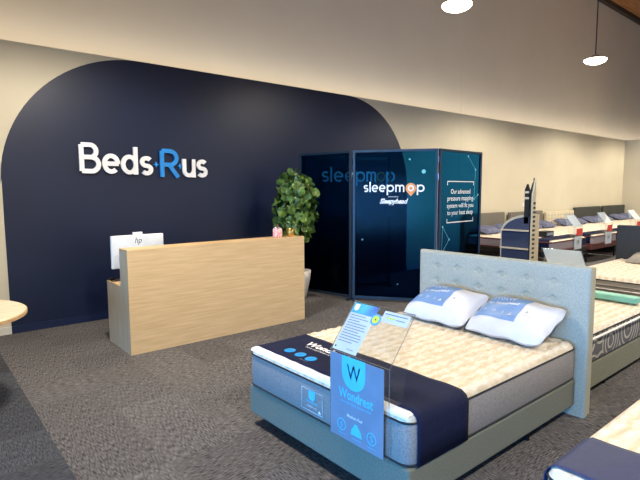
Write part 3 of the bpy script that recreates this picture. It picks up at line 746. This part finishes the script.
# ---- clear sign holder on the front bed
def sign_holder(label, loc, rotz, full=True, group=None, tagged=False):
    """local: front plate faces -x at x=0, y 0..0.46, z 0.26..0.76, slanted plate leans to +x"""
    t = thing('sign_holder', label, 'sign holder', loc, (0, 0, rotz), group)
    W = 0.455; G = MATS['clear_acrylic']; E_ = MATS['acrylic_edge']
    MB().box(0, 0.003, 0, W, -0.30, 0.20).build('front_plate', G, t)
    sl = Vector((0.20, 0, 0.252)); n = Vector((-0.252, 0, 0.20)).normalized()
    MB().quad((0, 0, 0.20), (0, W, 0), sl, n, 0.003).build('slanted_plate', G, t)
    MB().box(0.003, 0.10, 0, W, -0.008, -0.005).build('resting_plate', G, t)
    MB().quad((0.10, 0, -0.008), (0, W, 0), Vector((0.095, 0, 0.455)), (1, 0, 0), 0.003).build('back_plate', G, t)
    mb = MB(); r = 0.0028
    for y in (0, W):
        mb.tube([(0, y, -0.30), (0, y, 0.20), (sl.x, y, 0.20+sl.z)], r, 5)
    mb.tube([(sl.x, 0, .20+sl.z), (sl.x, W, .20+sl.z)], r, 5); mb.tube([(0, 0, .2), (0, W, .2)], r, 5)
    mb.build('polished_edge', E_, t)
    return t, W, sl, n
def dress(t, W, sl, n):
    F = lambda y0, z0, lift=0: (lambda a, b, c: (-0.0045-lift-c, y0-a, z0+b))   # reading from -x, right = -y
    sh = MB().box(-0.004, -0.001, 0.035, W-0.004, -0.295, 0.19).build('insert_sheet', M_sheet, t)
    poly('shield', M_cyan, shield_pts(0.185, 0.10, 0.185, 0.185), F(W-0.01, -0.00), sh)
    letters('lettering', 'W', M_greyprint, F(W-0.145, 0.065, .001), 0.105, 0.085, sh, bold=0.0)
    letters('lettering', 'Wondrest', M_cyan, F(W-0.075, -0.055), 0.27, 0.058, sh, bold=0.02)
    letters('caption', 'NEW MATTRESS COLLECTION', M_cyan, F(W-0.09, -0.080), 0.24, 0.012, sh)
    letters('caption', 'Medium Feel', M_print, F(W-0.145, -0.155), 0.12, 0.018, sh, bold=0.01)
    for y in (0.10, 0.335): ring('icon', M_cyan, y-0.0, 0, 0.030, 0.035, F(W, -0.215), sh)
    letters('icon', '§', M_cyan, F(W-0.092, -0.235, .001), 0.016, 0.04, sh)
    letters('icon', 'S', M_cyan, F(W-0.325, -0.232, .001), 0.022, 0.036, sh)
    poly('icon', M_cyan, [(0.175, -0.03), (0.262, -0.03), (0.255, 0.0), (0.235, 0.022), (0.225, 0.035), (0.205, 0.035), (0.197, 0.018), (0.182, 0.0)], F(W, -0.215), sh)
    for y in (0.07, 0.185, 0.30): letters('caption', 'support', M_cyan, F(W-y, -0.272), 0.07, 0.010, sh)
    # slanted part: coordinates a to the right (-y), b up the slope
    s1 = sl.normalized(); Ls = sl.length
    def SL(lift): return lambda a, b, c: (s1.x*b+n.x*(lift+c), W-a, 0.20+s1.z*b+n.z*(lift+c))
    ps = poly('leaflet', M_paper, [(0.012, 0.008), (0.205, 0.008), (0.205, Ls-0.01), (0.012, Ls-0.01)], SL(0.004), t)
    poly('header_print', M_teal, [(0.012, Ls-0.075), (0.205, Ls-0.075), (0.205, Ls-0.01), (0.012, Ls-0.01)], SL(0.0055), ps)
    poly('shield', M_print, shield_pts(0.045, Ls-0.040, 0.034, 0.042), SL(0.007), ps)
    for k in range(11):
        L_ = [0.11, 0.155, 0.16, 0.15, 0.12, 0.16, 0.15, 0.155, 0.09, 0.15, 0.12][k]
        poly('text_line', M_greyprint, [(0.026, 0.065+k*0.0165), (0.026+L_, 0.065+k*0.0165), (0.026+L_, 0.069+k*0.0165), (0.026, 0.069+k*0.0165)], SL(0.0055), ps)
    poly('text_line', M_darkprint, [(0.026, 0.022), (0.036, 0.022), (0.036, 0.032), (0.026, 0.032)], SL(0.0055), ps)
    letters('caption', 'feel guide', M_darkprint, SL(0.0056).__class__ and (lambda a, b, c: SL(0.0057)(a+0.12, b+0.022, c)), 0.05, 0.012, ps)
    poly('price_card', M_paper, [(0.255, Ls-0.085), (0.44, Ls-0.085), (0.44, Ls-0.018), (0.255, Ls-0.018)], SL(0.004), t)
    poly('text_line', M_greyprint, [(0.265, Ls-0.037), (0.425, Ls-0.037), (0.425, Ls-0.032), (0.265, Ls-0.032)], SL(0.0055), t)
    poly('text_line', M_green, [(0.285, Ls-0.060), (0.345, Ls-0.060), (0.345, Ls-0.052), (0.285, Ls-0.052)], SL(0.0055), t)
    poly('text_line', M_greyprint, [(0.355, Ls-0.060), (0.415, Ls-0.060), (0.415, Ls-0.056), (0.355, Ls-0.056)], SL(0.0055), t)
    st = poly('round_sticker', mat('sticker_blue', (60, 150, 190), 0.5), disc_pts(0.222, Ls-0.085, 0.036), SL(0.0065), t)
    poly('sticker_centre', M_green, disc_pts(0.222, Ls-0.085, 0.024), SL(0.008), st)
    poly('sticker_mark', M_darkprint, disc_pts(0.222, Ls-0.085, 0.006, 8), SL(0.0092), st)
t, W_, sl_, n_ = sign_holder('clear acrylic sign holder with blue sheet hanging over the foot of the front bed', (1.838, 1.652, 0.590), 0)
dress(t, W_, sl_, n_)

# ---- bed behind, back to back with the front bed (its foot at x=5.9)
b2 = bed_base('grey upholstered bed base standing headboard to headboard behind the front bed', (5.93, 3.11, 0), 1.99, LY, 0.06, 0.285, rotz=pi)
MB().box(2.03, 2.09, 0.09, 1.635, 0, 1.125).build('headboard', M_hbside, b2, bevel=0.006)
m2 = mattress('mattress', 'cream mattress with grey leaf-patterned border on the bed behind the tufted headboard', (5.93, 3.11, 0.285), 1.99, LY, 0.235, M_cream, M_leafborder, rotz=pi, kind='diamond', n=(110, 90), flat_to=0.36)
MB().tube([(1.9, 1.553, 0.236), (1.0, 1.555, 0.236), (0.1, 1.553, 0.236)], 0.009, 6).build('white_piping', M_whiteknit, m2)
fb2 = band_over(m2, 0.08, 0.36, 1.93, LY, 0.235, M_band)
letters('lettering', 'Wondrest', M_print, lambda a, b, c: (0.20+b, 0.85-a, 0.235+0.042+0.0115), 0.4, 0.07, fb2, bold=0.03)
for v in bpy.data.objects['lettering'].data.vertices[:0]: pass
t, W_, sl_, n_ = sign_holder('clear sign holder with pale blue sheet seen from behind above the tufted headboard', (5.955, 2.80, 0.562), pi)
MB().box(-0.004, -0.001, 0.01, W_-0.01, -0.295, 0.19).build('insert_sheet', M_sheet, t)
MB().quad((0.0, 0.01, 0.205), (0, W_-0.02, 0), sl_*0.97, n_, 0.002).build('leaflet', M_paper, t)
o = MB().quad((5.38, 1.66, 0.585), (0.02, 0.47, 0.0), (0.13, -0.005, 0.0), (0, 0, 1), 0.06).build('foam_sample', M_tealbox, bevel=0.012)
tag(at(o, (5.44, 1.88, 0.585)), 'sea green foam sample block lying near the foot of the bed behind the headboard', 'foam block')

# ---- thick grey layered mattress beyond it
b3 = bed_base('dark upholstered bed base with slate headboard at the right picture edge', (6.50, 1.33, 0), 1.92, 1.54, 0.06, 0.30, m=M_taupe)
MB().box(1.93, 2.02, -0.05, 1.60, 0, 1.15).build('headboard', M_blackhb, b3, bevel=0.01)
m3 = mattress('mattress', 'thick cream mattress with layered taupe border at the right picture edge', (6.50, 1.33, 0.30), 1.92, 1.54, 0.295, M_cream, M_taupe, kind='wave', n=(90, 70))
for z, m_ in ((0.10, M_piping), (0.19, M_whiteknit), (0.235, M_greyborder)):
    pts = rrect(-0.004, 1.924, -0.004, 1.544, 0.07); MB().tube([(a, b, z) for a, b in pts], 0.010, 6, closed=True).build('piping', m_, m3, smooth=True)
pillow('grey pillow at the head of the thick layered mattress', (8.14, 2.25, 0.705), (radians(12), 0, radians(-90)), 0.40, 0.25, 0.07, m=M_greypillow)

# ---- bed in the lower right corner
b4 = bed_base('dark bed base under the mattress in the lower right corner', (1.93, -0.64, 0), 1.92, 1.54, 0.06, 0.285)
m4 = mattress('mattress', 'white mattress with wide blue foot band in the lower right picture corner', (1.93, -0.64, 0.285), 1.92, 1.54, 0.245, M_cream, M_greyborder, kind='diamond', n=(110, 100), flat_to=0.40)
band_over(m4, 0.038, 0.40, 1.92, 1.54, 0.245, M_bandblue)

# ------------------------------------------------------------------ display tower in the aisle
t = thing('display_tower', 'navy arched display board with a tall pointed rack beyond the headboard', 'display', (7.0, 3.6, 0))
pts = [(0.0, 0), (0.43, 0), (0.43, 1.03)] + [(0.43*cos(radians(a))*1.0, 1.03+0.27*sin(radians(a))) for a in range(5, 91, 5)]
mb = MB(); mb.prism([(a+(0.035 if a > 0.01 else 0), b+(0.03 if b > 1.0 else 0)) for a, b in pts], lambda a, b, c: (c, a, b), 0.03, 0.30); mb.build('back_board', M_standrim, t)
mb = MB(); mb.prism(pts, lambda a, b, c: (c, a, b), 0, 0.03); mb.build('arched_board', M_stand, t)
for z in (0.28, 0.55, 0.815, 1.085): MB().box(-0.05, 0.0, 0.0, 0.43, z, z+0.02).build('shelf', M_standrim, t)
mb = MB(); mb.prism([(0.0, 0), (0.0, 1.62), (0.07, 1.85), (0.085, 1.60), (0.085, 0)], lambda a, b, c: (a, c, b), -0.045, -0.02); mb.build('pointed_side', M_standrim, t)
for k in range(22): MB().box(0.012, 0.073, -0.052, -0.044, 0.10+k*0.066, 0.10+k*0.066+0.030).build('slot', M_black, t)
mb = MB(); mb.prism([(0.0, 0), (0.0, 1.70), (0.05, 1.80), (0.06, 1.72), (0.08, 1.87), (0.09, 0)], lambda a, b, c: (a, c, b), -0.018, 0.0); mb.build('black_board', M_black, t)
mb = MB(); mb.prism([(0.0, 1.2), (0.0, 1.66), (0.04, 1.78), (0.07, 1.70), (0.07, 1.2)], lambda a, b, c: (c, a+0.015, b), 0.0, 0.05); mb.build('black_rack', M_black, t)
for z in (1.56, 1.645): MB().box(-0.015, 0.0, 0.015, 0.085, z, z+0.03).build('rack_tag', M_standrim, t)

# ------------------------------------------------------------------ row of beds against the back wall
XB = [(10.08, 11.84, M_greyhb, 1.13, 'taupe', 'nearest back-wall bed, beside the glass booth'),
      (12.10, 13.87, M_greyhb, 1.11, 'grey', 'back-wall bed behind the display tower'),
      (14.10, 15.88, M_creamhb, 1.06, 'cream studded', 'back-wall bed with the cream studded headboard'),
      (15.95, 17.92, M_darkhb, 1.14, 'charcoal', 'left of the two charcoal back-wall beds'),
      (18.12, 20.05, M_darkhb, 1.14, 'charcoal', 'charcoal back-wall bed next to the right wall')]
for i, (x0, x1, hm, hh, cn, ds) in enumerate(XB):
    W = x1-x0
    # local x foot->head = world +y ; local y = world -x
    b = bed_base('low dark bed base, %s' % ds, (x1, 4.72, 0), 2.0, W, 0.30, 0.42, rotz=pi/2, m=M_maroon if i != 0 else M_blackm, group='bed bases along the back wall',
                 legs=((0.12, .03), (0.12, -1), (1.85, .03), (1.85, -1)))
    MB().box(2.02, 2.10, 0, W, 0.0, hh).build('headboard', hm, b, bevel=0.02)
    if i == 2:
        for r_ in range(4):
            for c_ in range(9):
                mb = MB(); mb.lathe([(0.02, 0), (0.014, 0.010)], 8)
                mb.v = [(2.02-z, 0.12+c_*(W-0.24)/8+x, 0.66+r_*0.10+y) for x, y, z in mb.v]; mb.build('stud', M_greyprint, b)
    m = mattress('mattress', 'cream mattress with maroon edge, %s' % ds, (x1-0.03, 4.72, 0.42), 1.98, W-0.06, 0.20, M_cream, M_greyweave, rotz=pi/2, kind='none', n=(20, 20), pip=False, group='mattresses along the back wall')
    mb = MB(); pts = rrect(-0.006, 1.986, -0.006, W-0.054, 0.07)
    for z in (0.012, 0.19): mb.tube([(a, b_, z) for a, b_ in pts], 0.016, 5, closed=True)
    mb.build('piping', M_maroon, m)
    band_over(m, 0.04, 0.36, 1.98, W-0.06, 0.20, M_band)
    MB().box(-0.012, -0.005, 0.03, 0.30, 0.0, 0.19).build('foot_corner_cloth', M_band, m)
    for k in range(2):
        pillow(('left navy grey pillow, %s' if k == 0 else 'right navy grey pillow, %s') % ds,
               (x0+W*(0.27+0.46*k), 6.45, 0.76), (radians(18), 0, 0), W*0.21, 0.22, 0.075, m=M_lavender, nu=14, group='pillows along the back wall')
    if i < 3:
        xc = [11.31, 13.0, 14.98][i]
        s, W_, sl_, n_ = sign_holder('sign holder with red tag, %s' % ds, (xc+0.24, 4.70, 0.69), pi/2, group='sign holders along the back wall')
        MB().quad((0.01, 0.02, 0.2), (0, W_-0.04, 0), sl_*0.97, n_, 0.004).build('leaflet', M_paper, s)
        MB().box(-0.006, -0.001, 0.05, W_-0.06, -0.30, -0.02).build('price_card', M_paper, s)
        MB().box(-0.008, -0.003, 0.03, W_-0.14, 0.0, 0.15).build('red_tag', M_redtag, s)
        letters('lettering', '199', M_darkprint, lambda a, b_, c: (-0.008, 0.30-a, -0.20+b_), 0.12, 0.10, s)
# items on the first back bed
t = thing('box_unit', 'small black box lying on the foot of the first back bed', 'box', (10.75, 5.15, 0.675))
MB().box(-0.18, 0.18, -0.10, 0.10, 0, 0.12).build('box_body', M_black, t, bevel=0.006)
MB().box(-0.14, 0.14, -0.103, -0.10, 0.03, 0.09).build('box_label', M_greyprint, t)
